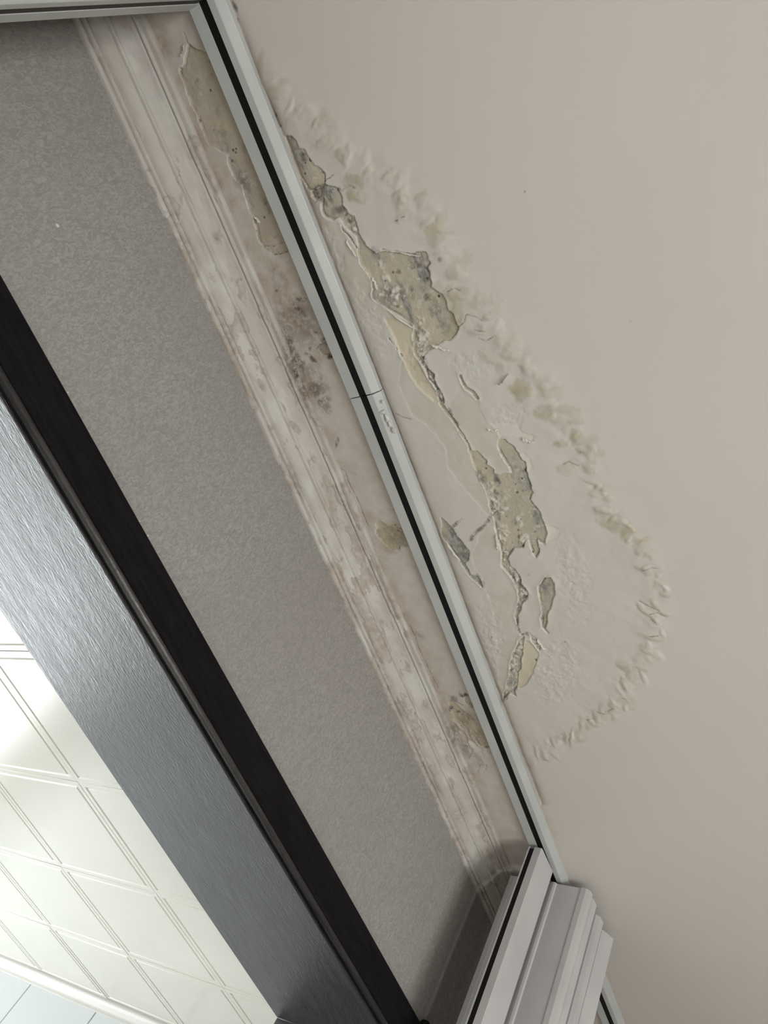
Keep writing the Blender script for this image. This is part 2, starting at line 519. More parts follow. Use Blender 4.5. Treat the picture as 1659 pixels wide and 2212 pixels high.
SKIM = [
    np.concatenate([Z(500, 200, K5, [(650, 940), (760, 920), (890, 1080), (900, 1180), (990, 1320), (1000, 1480), (1250, 1620)]),
                    Z(700, 450, K5, [(640, 1010), (700, 1150), (800, 1320), (900, 1500), (1030, 1640)]),
                    Z(800, 800, K5, [(720, 640), (780, 780), (850, 940), (880, 1050), (930, 1260), (940, 1400), (1050, 1600)]),
                    Z(1000, 1100, K6, [(390, 700), (370, 800), (400, 900), (340, 1080), (290, 1330), (255, 1240), (240, 900), (190, 640), (120, 470), (60, 350), (130, 160), (200, 80)]),
                    Z(800, 800, K5, [(700, 880), (560, 700), (540, 560), (450, 440), (300, 330), (200, 100)]),
                    Z(700, 450, K5, [(560, 1060), (440, 800), (260, 700), (120, 500), (60, 200)])]),
    Z(800, 800, K5, [(560, 250), (640, 100), (700, 180), (780, 220), (820, 360), (900, 450), (920, 540), (990, 720), (890, 730), (840, 640), (740, 560), (640, 420)]),
]
CRACKS = [   # line, half width mm
    (Z(800, 800, K5, [(505, 235), (540, 290), (585, 345), (640, 430), (690, 510), (722, 585)]), 1.7),
    (Z(800, 800, K5, [(645, 45), (665, 90), (685, 125), (730, 155), (770, 200)]), 1.6),
    (Z(500, 200, K5, [(770, 920), (800, 990), (850, 1040), (895, 1110)]), 0.9),
    (Z(700, 450, K5, [(465, 935), (510, 990), (555, 1055)]), 0.8),
    (Z(1000, 1100, K6, [(395, 880), (410, 900), (470, 890)]), 1.0),
    (Z(700, 450, K5, [(725, 1050), (790, 995), (850, 950)]), 0.7),
    (Z(1000, 1100, K6, [(560, 780), (575, 850), (610, 890)]), 1.0),
]
HAIR_SHADE = [     # hairline cracks and painted shadow lines under lifted paint, half width mm
    Z(380, 300, K4, [(700, 760), (730, 840), (740, 900), (780, 960), (830, 1000), (880, 1040), (940, 1030), (1030, 995)]),
    Z(380, 300, K4, [(780, 960), (870, 965), (920, 940), (990, 928)]),
    Z(550, 600, K4, [(555, 640), (580, 600), (640, 590), (680, 595)]),
    Z(750, 1350, K4, [(1040, 940), (1090, 970), (1150, 1030), (1200, 1090), (1250, 1105), (1290, 1095)]),
    Z(700, 450, K5, [(960, 855), (1010, 810), (1025, 755), (1080, 770), (1130, 800)]),
    Z(700, 450, K5, [(1110, 930), (1160, 950), (1230, 910)]),
    Z(700, 450, K5, [(1080, 870), (1160, 880)]),
    Z(700, 450, K5, [(880, 600), (930, 570), (980, 590)]),
    Z(500, 200, K5, [(785, 705), (850, 665), (885, 685)]),
    Z(500, 200, K5, [(1170, 925), (1240, 885)]),
    Z(500, 200, K5, [(660, 640), (730, 590)]),
    Z(800, 800, K5, [(1370, 680), (1420, 655), (1490, 685)]),
    Z(800, 800, K5, [(1480, 580), (1530, 595)]),
    Z(1000, 1100, K6, [(1255, 655), (1320, 690), (1400, 720)]),
    Z(1000, 1100, K6, [(1340, 745), (1400, 740), (1455, 765)]),
    Z(1000, 1100, K6, [(1345, 790), (1410, 810)]),
    Z(1000, 1100, K6, [(1340, 905), (1400, 905)]),
    Z(1000, 1100, K6, [(1290, 430), (1350, 415), (1400, 425)]),
    Z(1000, 1100, K6, [(960, 1450), (1030, 1470)]),
    Z(1000, 1100, K6, [(1040, 1440), (1080, 1420)]),
    Z(1000, 1100, K6, [(890, 1510), (930, 1495), (950, 1520)]),
    Z(1000, 1100, K6, [(560, 1795), (610, 1805)]),
    Z(1000, 1100, K6, [(1140, 1350), (1165, 1355)]),
    Z(800, 800, K5, [(180, 310), (230, 335), (290, 350)]),
    Z(650, 950, K4, [(290, 200), (400, 290), (430, 390), (520, 560), (560, 680), (605, 780)]),
    Z(650, 950, K4, [(780, 625), (860, 622)]),
    Z(550, 600, K4, [(40, 40), (120, 200), (200, 400), (320, 620)]),
    Z(380, 300, K4, [(680, 1180), (745, 1290), (800, 1400), (890, 1600)]),
    Z(750, 1350, K4, [(560, 0), (660, 250), (740, 420), (830, 600)]),
    Z(750, 1350, K4, [(1045, 1090), (1090, 1085), (1120, 1140), (1090, 1190)]),
    Z(750, 1350, K4, [(1170, 1320), (1190, 1250), (1250, 1255), (1240, 1300)]),
    Z(750, 1350, K4, [(900, 680), (960, 680), (1040, 720)]),
    Z(750, 1350, K4, [(890, 630), (940, 660)]),
    Z(300, 0, K4, [(400, 290), (425, 350), (440, 385)]),
]

bare = np.full(GX.shape, -30.0)
cream = np.full(GX.shape, -30.0)
skim = np.full(GX.shape, -30.0)
crack = np.full(GX.shape, -30.0)
hair_shade = np.full(GX.shape, -30.0)
poly_field(bare, BARE)
line_field(bare, CRACKS)
poly_field(cream, CREAM)
poly_field(skim, SKIM)
line_field(hair_shade, [(h, 0.65) for h in HAIR_SHADE], 0.01)
jit = fbm(GX, GY, 110, 4, 0.6, 3.0) * 4.2
bare += np.where(bare > -6, jit, 0)
cream += np.where(cream > -8, fbm(GX, GY, 90, 4, 0.6, 9.0) * 4.0, 0)
skim += np.where(skim > -8, fbm(GX, GY, 80, 4, 0.6, 5.0) * 8.0, 0)

pale = np.full(GX.shape, -30.0)
poly_field(pale, PALE)
pale += np.where(pale > -8, fbm(GX, GY, 120, 4, 0.6, 29.0) * 6.0, 0)
stain_shade = np.zeros(GX.shape)
mould = np.zeros(GX.shape)
grime_shade = np.zeros(GX.shape)
crumb = np.zeros(GX.shape)
dirt = np.zeros(GX.shape)
bump = np.zeros(GX.shape)      # mm, hanging down

# damaged zone: everything between the rail and the ring of blisters
RING = [(585, 150), (625, 215), (690, 262), (755, 325), (820, 365), (890, 420), (950, 480), (985, 560), (1035, 650), (1085, 715), (1150, 790), (1190, 860), (1240, 930), (1275, 1000), (1320, 1085), (1360, 1150), (1410, 1195), (1428, 1250), (1438, 1310), (1425, 1370), (1400, 1430), (1370, 1480), (1335, 1530), (1280, 1568), (1230, 1600), (1190, 1625), (1140, 1642)]
ZONE = np.array([CE(*p) for p in RING] + [(CE(1140, 1642)[0], 0.60), (CE(585, 150)[0], 0.60)])
zone = np.full(GX.shape, -60.0)
poly_field(zone, [ZONE], 0.06)
zf = sstep(zone, -12, 14)

ringp = np.array(RING, float)
seg = np.hypot(*np.diff(ringp, axis=0).T)
cum = np.concatenate([[0], np.cumsum(seg)])
rr = random.Random(21)
s = 20.0
while s < cum[-1] - 5:
    i = min(len(seg) - 1, int(np.searchsorted(cum, s) - 1))
    t = (s - cum[i]) / seg[i]
    p = ringp[i] * (1 - t) + ringp[i + 1] * t
    dvec = (ringp[i + 1] - ringp[i]) / seg[i]
    nrm = np.array([dvec[1], -dvec[0]])
    low = sstep(np.array(p[1]), 900, 1150)       # the far half of the ring has finer, sharper wrinkles
    off = rr.uniform(-26, 16) if low < 0.5 else rr.uniform(-24, 14)
    q = p + nrm * off
    if low < 0.5:
        a, b, h = rr.uniform(16, 38), rr.uniform(7, 15), rr.uniform(0.4, 1.6)
        s += rr.uniform(15, 30)
    else:
        a, b, h = rr.uniform(9, 26), rr.uniform(5, 9), rr.uniform(0.6, 2.0)
        s += rr.uniform(9, 17)
    ang = math.degrees(math.atan2(nrm[1], nrm[0])) + rr.uniform(-30, 30) + (20 if low > 0.5 else 0)
    blob(bump, q[0], q[1], a, b, ang, h, 1.6, 'add')
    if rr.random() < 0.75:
        blob(stain_shade, q[0], q[1], a * 1.1, b * 1.4, ang, rr.uniform(0.15, 0.55), 0.6)  # the stain tint also paints in shade on the blister sides
# larger blisters and stains noted one by one: x, y, a, b, angle, height, stain
for (x, y, a, b, ang, h, sv) in [
    (742, 335, 15, 16, 60, 1.3, .35), (765, 422, 21, 15, 10, 1.6, .55), (760, 388, 18, 22, -60, .3, .65), (866, 430, 24, 17, -40, 1.8, .12),
    (868, 468, 20, 10, -25, 1.5, .2), (680, 262, 20, 8, -60, 1.4, .1), (697, 303, 14, 9, -50, 1.2, .25), (945, 500, 16, 26, 20, 1.2, .45),
    (925, 480, 24, 9, -45, 1.2, .15), (795, 365, 14, 8, -40, 1.0, .1), (830, 378, 18, 8, -50, 1.0, .1), (985, 590, 22, 14, -10, 1.3, .3),
    (980, 635, 28, 20, 30, 1.7, .5), (985, 670, 12, 24, 15, .6, .6), (978, 705, 14, 24, 10, .6, .7), (1000, 690, 18, 20, 0, 1.2, .25),
    (1035, 715, 24, 15, 15, 1.6, .25), (950, 612, 18, 12, -20, .9, .2), (1010, 690, 16, 24, 20, 1.2, .1), (1060, 770, 30, 14, 15, 1.2, .2),
    (1100, 768, 34, 9, 10, 1.0, .35), (1085, 790, 14, 24, 10, 1.2, .2), (1125, 845, 17, 26, 20, 1.0, .65), (1133, 795, 12, 12, 0, .8, .45),
    (1165, 830, 10, 34, -20, .5, .45), (1172, 888, 22, 13, -10, .8, .55), (1225, 885, 30, 9, 8, .5, .4), (1245, 910, 18, 12, 0, .7, .4),
    (1210, 960, 13, 8, 0, .8, .55), (1243, 948, 14, 18, 10, .6, .65), (1255, 976, 13, 8, 20, .8, .65), (1228, 1012, 30, 15, -8, 1.5, .2),
    (1275, 1008, 20, 12, -10, 1.1, .15), (1290, 1060, 28, 12, -10, .9, .25), (1300, 1105, 22, 12, 0, .8, .3), (1318, 1132, 28, 17, 20, 1.0, .5),
    (1350, 1150, 20, 14, 35, .8, .65), (1380, 1180, 18, 12, 20, .8, .35), (1388, 1310, 22, 9, 22, 1.9, .25), (1400, 1322, 18, 7, 25, 1.8, .2),
    (1390, 1225, 24, 8, -5, 1.8, .3), (1400, 1228, 20, 7, -8, 1.5, .25), (1395, 1400, 22, 10, 20, 1.7, .3), (1280, 1560, 17, 12, 20, 1.9, .2),
    (1330, 1530, 20, 10, -15, 1.6, .2), (1240, 1590, 20, 10, 35, 1.6, .2), (1200, 1632, 20, 5, 42, 1.4, .2), (1350, 1440, 22, 8, 25, 1.4, .35),
    (565, 130, 9, 26, 10, 0, .45), (560, 160, 9, 20, 10, 0, .35), (845, 1160, 30, 30, 0, 0, .75), (1010, 1560, 50, 30, 45, 0, .4), (1030, 1590, 26, 14, 45, 0, .6), (450, 260, 20, 120, -20, 0, .15), (1088, 815, 16, 7, -35, 1.4, .0)]:
    if h:
        blob(bump, x, y, a, b, ang, h, 1.5, 'add')
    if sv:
        blob(stain_shade, x, y, a * 1.2, b * 1.2, ang, min(0.95, sv * 1.3), 0.6)
    if sv >= .35:      # dried water mark: a darker rim
        blob(dirt, x, y, a, b, ang, 0.1, 1.0)

# mould, soot and dirt marks: x, y, a, b, angle, strength
for (x, y, a, b, ang, m) in [
    (653, 648, 24, 6, 4, .75), (646, 672, 20, 7, 40, .85), (680, 718, 9, 8, 0, .8), (674, 775, 22, 5, 42, .85), (711, 770, 8, 6, 20, .95),
    (664, 758, 12, 5, -50, .7), (685, 843, 13, 30, -20, .7), (672, 800, 20, 16, 30, .45), (700, 870, 14, 26, -20, .6), (640, 700, 60, 45, 50, .42), (690, 830, 40, 16, 65, .5), (670, 690, 30, 22, 40, .35), (600, 600, 40, 14, 60, .3),
    (705, 735, 9, 7, 0, .9), (655, 730, 45, 25, 40, .35), (640, 775, 10, 44, -24, .8), (628, 735, 7, 30, -26, .75), (598, 628, 5, 5, 0, .7), (520, 395, 14, 26, -25, .35),
    (572, 440, 6, 22, -30, .4), (728, 955, 4, 10, 10, .8), (540, 320, 20, 12, 0, .18), (475, 290, 14, 10, 0, .3), (466, 245, 10, 10, 0, .2), (522, 395, 8, 6, 0, .6),
    (425, 178, 4, 6, 10, .8), (455, 132, 5, 4, 0, .7), (452, 160, 4, 4, 0, .5), (845, 1165, 16, 26, 0, .35), (858, 1148, 3, 3, 0, .9), (860, 1170, 9, 18, 10, .3),
    (978, 1508, 12, 6, 20, .7), (1000, 1500, 10, 5, 15, .9), (975, 1530, 5, 5, 0, .9), (990, 1540, 6, 4, 0, .8), (1020, 1522, 8, 5, 20, .6), (940, 1520, 6, 12, -25, .7), (930, 1490, 7, 16, -25, .5),
    (975, 1575, 18, 12, 40, .5), (1010, 1545, 20, 8, 20, .35), (1000, 1560, 10, 8, 0, .25), (1030, 1640, 10, 20, -20, .35), (1005, 1615, 9, 24, -22, .4), (890, 1385, 4, 4, 0, .6), (905, 1375, 12, 5, 20, .35),
    (650, 335, 8, 5, 30, .8), (645, 322, 4, 4, 0, .9), (655, 345, 8, 6, 0, .6), (688, 415, 16, 14, -20, .75), (700, 430, 10, 10, 0, .5), (713, 425, 5, 18, -15, .65), (731, 410, 5, 6, 0, .95), (735, 420, 4, 10, -15, .5), (735, 455, 12, 9, -10, .65), (722, 460, 8, 8, 0, .4), (702, 440, 5, 14, -15, .6),
    (756, 478, 6, 7, 0, .7), (748, 465, 4, 4, 0, .7), (765, 495, 5, 8, 0, .5), (896, 560, 18, 12, 0, .55), (905, 572, 8, 6, 0, .75), (889, 577, 6, 5, 0, .95), (920, 576, 6, 5, 0, .85), (859, 585, 6, 6, 0, .6), (915, 600, 6, 14, -15, .55), (921, 603, 4, 4, 0, .95), (925, 585, 4, 10, -15, .7), (908, 620, 8, 16, -10, .4),
    (926, 645, 9, 9, 0, .85), (889, 637, 8, 12, -20, .6), (933, 675, 10, 12, 0, .5), (945, 665, 10, 20, -10, .35), (951, 700, 8, 14, -10, .4), (955, 712, 16, 10, 0, .4), (870, 640, 6, 34, -22, .45), (888, 690, 6, 30, -22, .45), (832, 632, 10, 5, 20, .6), (840, 640, 8, 6, 0, .55), (857, 662, 4, 4, 0, .7), (830, 655, 14, 10, 30, .3),
    (905, 712, 5, 8, 0, .7), (902, 730, 5, 20, -20, .6), (918, 785, 5, 26, -22, .7), (935, 815, 5, 18, -20, .7), (950, 855, 6, 14, -20, .75), (953, 560, 6, 5, 0, .6), (830, 560, 8, 6, 0, .4), (811, 545, 5, 14, -25, .5),
    (975, 895, 4, 14, -25, .8), (985, 912, 4, 10, -25, .6), (1040, 1030, 7, 14, -20, .6), (1072, 1035, 6, 14, -18, .7), (1068, 1063, 8, 6, 0, .7), (1062, 1085, 7, 14, 0, .4), (1070, 1110, 6, 10, -20, .85), (1078, 1122, 5, 8, -20, .7), (1133, 1018, 4, 6, -30, .95), (1116, 1066, 3, 3, 0, .95), (1113, 1047, 2, 2, 0, .9), (1128, 1062, 2.5, 2.5, 0, .6), (1093, 1116, 2.5, 2.5, 0, .9),
    (1137, 1045, 9, 14, -10, .3), (1110, 1130, 5, 8, 0, .6), (1120, 1160, 4, 5, 0, .8), (1122, 1175, 8, 7, 0, .5), (1105, 1175, 2.5, 2.5, 0, .9), (1152, 1116, 3, 2.5, 0, .8), (1161, 1132, 2.5, 2.5, 0, .7), (1155, 1150, 2.5, 2.5, 0, .7), (1178, 1177, 3, 2, 0, .5), (1093, 1198, 6, 6, 0, .7), (1114, 1233, 4, 3, 40, .9), (1120, 1255, 9, 16, -20, .4), (1128, 1285, 10, 10, 0, .55), (1120, 1310, 5, 14, 15, .4), (1118, 1350, 4, 12, 10, .5),
    (980, 1135, 22, 4, -40, .85), (1034, 1145, 30, 4, -40, .75), (1018, 1162, 7, 3.5, -55, .98), (1058, 1123, 4, 7, 10, .8), (980, 1155, 14, 6, 50, .35), (1000, 1190, 8, 22, -30, .5), (1003, 1200, 12, 9, 0, .55), (990, 1165, 6, 24, -30, .4), (1038, 1255, 5, 14, -25, .6), (1180, 1270, 12, 26, 5, .25), (1175, 1252, 3, 3, 0, .8), (1175, 1330, 4, 18, 5, .35), (1142, 1370, 5, 6, 0, .6), (1160, 1385, 5, 12, -20, .5), (1166, 1400, 4, 4, 0, .6), (1063, 1377, 2.5, 2.5, 0, .95), (1158, 1426, 3, 2.5, 0, .95), (1105, 1448, 5, 4, 0, .7), (1113, 1413, 3, 3, 0, .6), (1100, 1475, 8, 8, 0, .25), (1142, 1242, 2, 2, 0, .5), (1220, 1387, 3, 2.5, 0, .5),
    (505, 15, 5, 16, -22, .8), (512, 44, 4, 5, 0, .9), (594, 250, 4, 5, 0, .95), (602, 272, 4, 4, 0, .8), (1133, 413, 3, 2.5, 0, .55), (1580, 456, 3, 2, 0, .6), (1445, 709, 5, 4, 0, .35), (1363, 693, 5, 2.5, 0, .3), (1085, 647, 2.5, 2.5, 0, .5)]:
    blob(mould, x, y, a * 1.25, b * 1.25, ang, m, 0.8)
mould = np.maximum(mould, 0.75 * sstep(hair_shade, -0.3, 0.5))  # dark lines of cracks and lifted-paint shadow share this colour
# pale crumbs left standing in the bare putty
for (x, y, a, b, ang) in [(822, 572, 9, 12, -20), (853, 628, 9, 7, -20), (822, 637, 5, 3, 0), (1120, 1128, 7, 13, -25), (1132, 1165, 10, 12, 30), (905, 690, 12, 8, 30), (914, 730, 6, 7, 0), (835, 602, 12, 8, 45), (1090, 1100, 6, 5, 0), (1072, 1080, 7, 8, 0), (1148, 1205, 14, 8, 0)]:
    blob(crumb, x, y, a, b, ang, 1.0, 0.35)
crumb *= sstep(fbm(GX, GY, 150, 3, 0.6, 31.0) + 0.25, 0.1, 0.25)

palef = sstep(pale, -0.6, 0.6) * (bare < 0)
grey = np.zeros(GX.shape)
for (x, y, a, b, ang, m) in [(912, 585, 16, 46, -14, 1), (952, 690, 20, 40, -14, 1), (882, 665, 9, 58, -22, 1), (905, 558, 20, 14, 0, .9), (702, 418, 30, 22, -20, 1), (655, 338, 14, 16, 0, .9), (735, 450, 14, 20, -15, .9), (760, 485, 12, 24, -25, .9), (930, 800, 12, 80, -22, 1), (815, 550, 14, 34, -25, .6), (1052, 1060, 16, 44, -20, .9), (1140, 1045, 12, 24, -10, 1), (1156, 1112, 14, 40, -18, .9), (990, 1168, 14, 50, -32, 1), (1006, 1200, 14, 14, 0, 1), (1120, 1262, 16, 40, -18, .9), (1100, 1440, 18, 50, 20, .7), (845, 640, 20, 30, -30, .7), (1072, 1035, 8, 20, -18, 1), (1120, 1330, 8, 40, 8, .8), (545, 320, 26, 26, 0, .6), (575, 400, 10, 20, -20, .5), (1180, 1290, 12, 40, 5, .4)]:
    blob(grey, x, y, a, b, ang, m, 0.6)
crumbly = np.zeros(GX.shape)
for (x, y, a, b, ang) in [(925, 790, 16, 100, -22), (765, 490, 14, 40, -25), (1066, 1090, 18, 60, -12), (1085, 1180, 14, 60, -8), (1122, 1270, 18, 60, -10), (1118, 1350, 12, 50, 8), (1105, 1440, 24, 70, 20), (1160, 1395, 20, 40, -30), (910, 735, 16, 30, 0), (850, 640, 34, 24, 20)]:
    blob(crumbly, x, y, a, b, ang, 1.0, 0.5)
crumb = np.maximum(crumb, crumbly * sstep(fbm(GX, GY, 170, 3, 0.65, 61.0), 0.03, 0.10) * (bare > -0.5))
# painted contact shade with brown dirt along the rail; dirt along the cornice, over the whole strip behind the rail
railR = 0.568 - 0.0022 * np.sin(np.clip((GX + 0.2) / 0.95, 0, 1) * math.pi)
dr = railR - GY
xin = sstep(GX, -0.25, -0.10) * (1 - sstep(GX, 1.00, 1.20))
grime_shade = np.maximum(grime_shade, np.where(dr > -0.01, np.exp(-np.clip(dr, 0, 1) / 0.009), 0) * (0.40 + 0.6 * xin) * (0.6 + fbm(GX, GY, 30, 3, 0.5, 8.0)))
strip = sstep(GY, 0.60, 0.625)
grime_shade = np.maximum(grime_shade, strip * (0.38 + 0.55 * sstep(GY, 0.655, 0.69)) * (0.75 + 1.4 * fbm(GX, GY, 24, 4, 0.6, 2.0)))
grime_shade = np.maximum(grime_shade, strip * 0.85 * np.exp(-((GX - 0.13) / 0.13) ** 2) * (0.8 + 1.6 * fbm(GX, GY, 40, 4, 0.6, 12.0)))
grime_shade = np.maximum(grime_shade, 0.75 * strip * np.exp(-((GX - 0.90) / 0.06) ** 2) * (0.75 + 1.6 * fbm(GX, GY, 40, 4, 0.6, 14.0)))
grime_shade = np.clip(grime_shade, 0, 1)

# heights in mm, up into the ceiling positive
inb = sstep(bare, -0.5, 0.6)
outb = np.clip(-bare, 0, 40)
rough_in = fbm(GX, GY, 120, 4, 0.6, 1.0) * 1.5 + fbm(GX, GY, 30, 3, 0.5, 4.0) * 1.2
h = inb * (2.0 + rough_in + crumbly * fbm(GX, GY, 190, 3, 0.65, 63.0) * 4.5)
lipn = np.clip(fbm(GX, GY, 28, 3, 0.5, 65.0) * 4.0 + 0.5, 0, 1.2)
h += lipn * 2.4 * np.exp(-((bare - 0.9) / 0.75) ** 2)          # the paint stands off the putty along its broken edge
curl = np.clip(fbm(GX, GY, 34, 3, 0.5, 6.0) * 3.2 + 0.55, 0.05, 1.4)
h -= (1 - inb) * curl * 1.35 * np.exp(-outb / 3.0) * zf.clip(0.5, 1)
inc = sstep(cream, -0.6, 0.6) * (1 - inb)
h += inc * (1.0 + fbm(GX, GY, 40, 3, 0.5, 7.0) * 0.8)
h -= (1 - inb) * (cream < 0) * 0.7 * np.exp(-np.clip(-cream, 0, 40) / 3.0)
h += palef * (0.7 + fbm(GX, GY, 90, 3, 0.5, 30.0) * 0.8)
h += (1 - inb) * sstep(skim, -1, 1) * (0.45 + 0.5 * fbm(GX, GY, 60, 4, 0.6, 13.0))
h += 0.6 * sstep(hair_shade, -0.6, 0.3)
h -= bump * (1 - 0.8 * inb)
h -= crumb * inb * 1.3
zin = zf * (1 - inb)
h += zin * (fbm(GX, GY, 22, 3, 0.5, 15.0) * 2.4 + fbm(GX, GY, 85, 3, 0.5, 16.0) * 0.7)
ringband = np.exp(-((zone - 6) / 24.0) ** 2)
h -= ringband * (1 - inb) * (1.1 + fbm(GX, GY, 26, 3, 0.5, 18.0) * 4.0)
h -= ringband * (1 - inb) * fbm(GX, GY, 75, 2, 0.5, 19.0) * 1.8
# plaster edge rolls up to the rail
h += np.where(dr > -0.003, np.exp(-np.clip(dr, 0, 1) / 0.005), 0) * 5.0 * np.clip(0.45 + xin + fbm(GX, GY, 20, 3, 0.5, 20.0), 0, 1.3)
# strip behind the rail: lumpy
h += strip * fbm(GX, GY, 45, 4, 0.6, 22.0) * 1.2
scab = np.zeros(GX.shape)
for (x, y, a, b, ang) in [(795, 690, 34, 110, -22), (725, 560, 20, 100, -22), (900, 790, 20, 60, -25), (1060, 1400, 30, 120, -5), (1240, 1250, 40, 110, -12), (1010, 790, 50, 40, 0), (1100, 900, 40, 24, 0), (1200, 1450, 60, 80, 0)]:
    blob(scab, x, y, a, b, ang, 1.0, 0.6)
h += scab * (1 - inb) * (fbm(GX, GY, 130, 4, 0.65, 71.0) * 2.6 + sstep(fbm(GX, GY, 60, 3, 0.6, 73.0), 0.04, 0.07) * 0.6)
wr = strip * np.exp(-((GX - 0.90) / 0.045) ** 2)
h += wr * np.abs(fbm(GX + 0.3 * GY, GY * 1.6, 60, 3, 0.5, 23.0)) * 9.0 - wr * 1.6
h *= sstep(GY, 0.12, 0.22) * (GX < 1.058)
h[:, -1] = 0

verts = np.stack([GX, GY, ZC + h / 1000.0], -1).reshape(-1, 3).astype(np.float32)
ii = (np.arange(NX - 1)[:, None] * NY + np.arange(NY - 1)[None, :]).reshape(-1)
quads = np.stack([ii, ii + 1, ii + NY + 1, ii + NY], -1).astype(np.int32)


def big_mesh(name, verts, quads):
    me = bpy.data.meshes.new(name)
    me.vertices.add(len(verts))
    me.vertices.foreach_set('co', verts.reshape(-1))
    me.loops.add(quads.size)
    me.loops.foreach_set('vertex_index', quads.reshape(-1))
    me.polygons.add(len(quads))
    me.polygons.foreach_set('loop_start', np.arange(0, quads.size, 4, dtype=np.int32))
    me.polygons.foreach_set('loop_total', np.full(len(quads), 4, np.int32))
    me.polygons.foreach_set('use_smooth', np.ones(len(quads), bool))
    me.update(calc_edges=True)
    me.validate()
    return me


def color_attr(me, name, chans):
    a = me.attributes.new(name, 'FLOAT_COLOR', 'POINT')
    a.data.foreach_set('color', np.stack([c.reshape(-1) for c in chans], -1).astype(np.float32).reshape(-1))


me = big_mesh('ceiling', verts, quads)
color_attr(me, 'layers', [np.clip(bare, -5, 5), np.clip(cream, -5, 5), np.clip(stain_shade, 0, 1), np.clip(mould, 0, 1)])
color_attr(me, 'layers3', [np.clip(grey, 0, 1), np.clip(crumbly, 0, 1), stain_shade * 0, stain_shade * 0])
color_attr(me, 'layers2', [np.clip(skim, -5, 5), grime_shade, np.clip(zf + strip, 0, 1), np.clip(np.maximum(crumb, 0.8 * palef), 0, 1)])
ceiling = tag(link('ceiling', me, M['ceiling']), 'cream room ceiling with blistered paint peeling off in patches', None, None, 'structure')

# loose curled flakes of paint hanging from the ceiling
rf = random.Random(8)
for (x, y, ln, wd, ang, lift) in [
    (1088, 818, 34, 9, -38, 5), (835, 541, 60, 5, 5, 1.5), (885, 548, 50, 5, 8, 1.5), (953, 750, 46, 7, 14, 2),
    (868, 690, 70, 6, 32, 1.8), (812, 612, 30, 6, 75, 1.5), (1066, 927, 26, 8, 15, 1.5), (1142, 950, 30, 8, 25, 1.5), (760, 535, 44, 5, 62, 2),
    (690, 432, 22, 4, -50, 2), (397, 108, 32, 6, -75, 4), (980, 1190, 50, 4, 55, 2), (1075, 1170, 36, 5, 78, 2), (1170, 1390, 30, 5, 50, 2), (1092, 1513, 22, 6, -60, 3), (557, 474, 18, 6, 50, 2)]:
    c = CE(x, y)
    ca, sa = math.cos(math.radians(ang)), math.sin(math.radians(ang))
    A = (CE(x + ln / 2 * ca, y + ln / 2 * sa) - c)
    B = (CE(x - wd / 2 * sa, y + wd / 2 * ca) - c)
    vs, fs = [], []
    nu, nv = 15, 4
    e0 = [rf.uniform(0.15, 1.0) for _ in range(nu)]
    e1 = [rf.uniform(0.0, 0.6) for _ in range(nu)]
    ph = rf.uniform(0, 6)
    for lay in (0, 1):
        for i in range(nu):
            u = -1 + 2 * i / (nu - 1)
            end = min(1.0, (1 - abs(u)) * 3 + 0.12)
            for j in range(nv):
                v = j / (nv - 1)
                vv = (-e1[i] + v * (e1[i] + e0[i])) * end
                q = A * (u + 0.03 * math.sin(7 * v + i)) + B * (vv + 0.5 * math.sin(2.2 * u + ph))
                z = -0.0008 - lift / 1000 * v * v * end + 0.0005 * math.sin(5 * u + y) - (0.0003 if lay else 0)
                vs.append((c[0] + q[0], c[1] + q[1], ZC + z))
    n = nu * nv
    for i in range(nu - 1):
        for j in range(nv - 1):
            a = i * nv + j
            fs.append((a, a + nv, a + nv + 1, a + 1))
            fs.append((n + a, n + a + 1, n + a + nv + 1, n + a + nv))
    for i in range(nu - 1):
        for j in (0, nv - 1):
            a = i * nv + j
            fs.append((a, n + a, n + a + nv, a + nv))
    for i in (0, nu - 1):
        for j in range(nv - 1):
            a = i * nv + j
            fs.append((a, a + 1, n + a + 1, n + a))
    link('paint_flake', mesh_from('paint_flake', vs, fs), M['flake'], ceiling)

# ------------------------------------------------------------------ walls, floor
wall = tag(box('wall_front', XA, X1, YW, YW + 0.10, ZH + 0.02, ZC, M['wallpaper']), 'grey wallpapered wall above the dark door frame', None, None, 'structure')
box('wall_pier', XJ1 + 0.03, X1, YW, YW + 0.10, 0, ZH + 0.02, M['wallpaper'], wall)
box('wall_pier', XA, XJ0 - 0.03, YW, YW + 0.10, 0, ZH + 0.02, M['wallpaper'], wall)
tag(box('wall_left', XA, X0, YB, 0.6165, 0, ZC - 0.0005, M['white']), None, None, None, 'structure')
tag(box('wall_right', X1, X1 + 0.1, YB, YW + 0.1, 0, ZC + 0.02, M['wallpaper']), None, None, None, 'structure')
wb = empty('wall_back', (0, YB, 0))
tag(wb, None, None, None, 'structure')
WX0, WX1, WZ0, WZ1 = -0.20, 0.70, 0.08, 1.76
for a in ((X0, WX0, 0, ZC), (WX1, X1, 0, ZC), (WX0, WX1, 0, WZ0), (WX0, WX1, WZ1, ZC)):
    adopt(box('wall_piece', a[0], a[1], YB - 0.1, YB, a[2], a[3], M['white']), wb)
tag(box('wall_alcove', XA - 0.1, XA, 0.5, YW + 0.1, 0, ZC + 0.02, M['white']), None, None, None, 'structure')
floor = tag(box('floor', XA, X1, YB, YK0, -0.05, 0, M['floor']), None, None, None, 'structure')


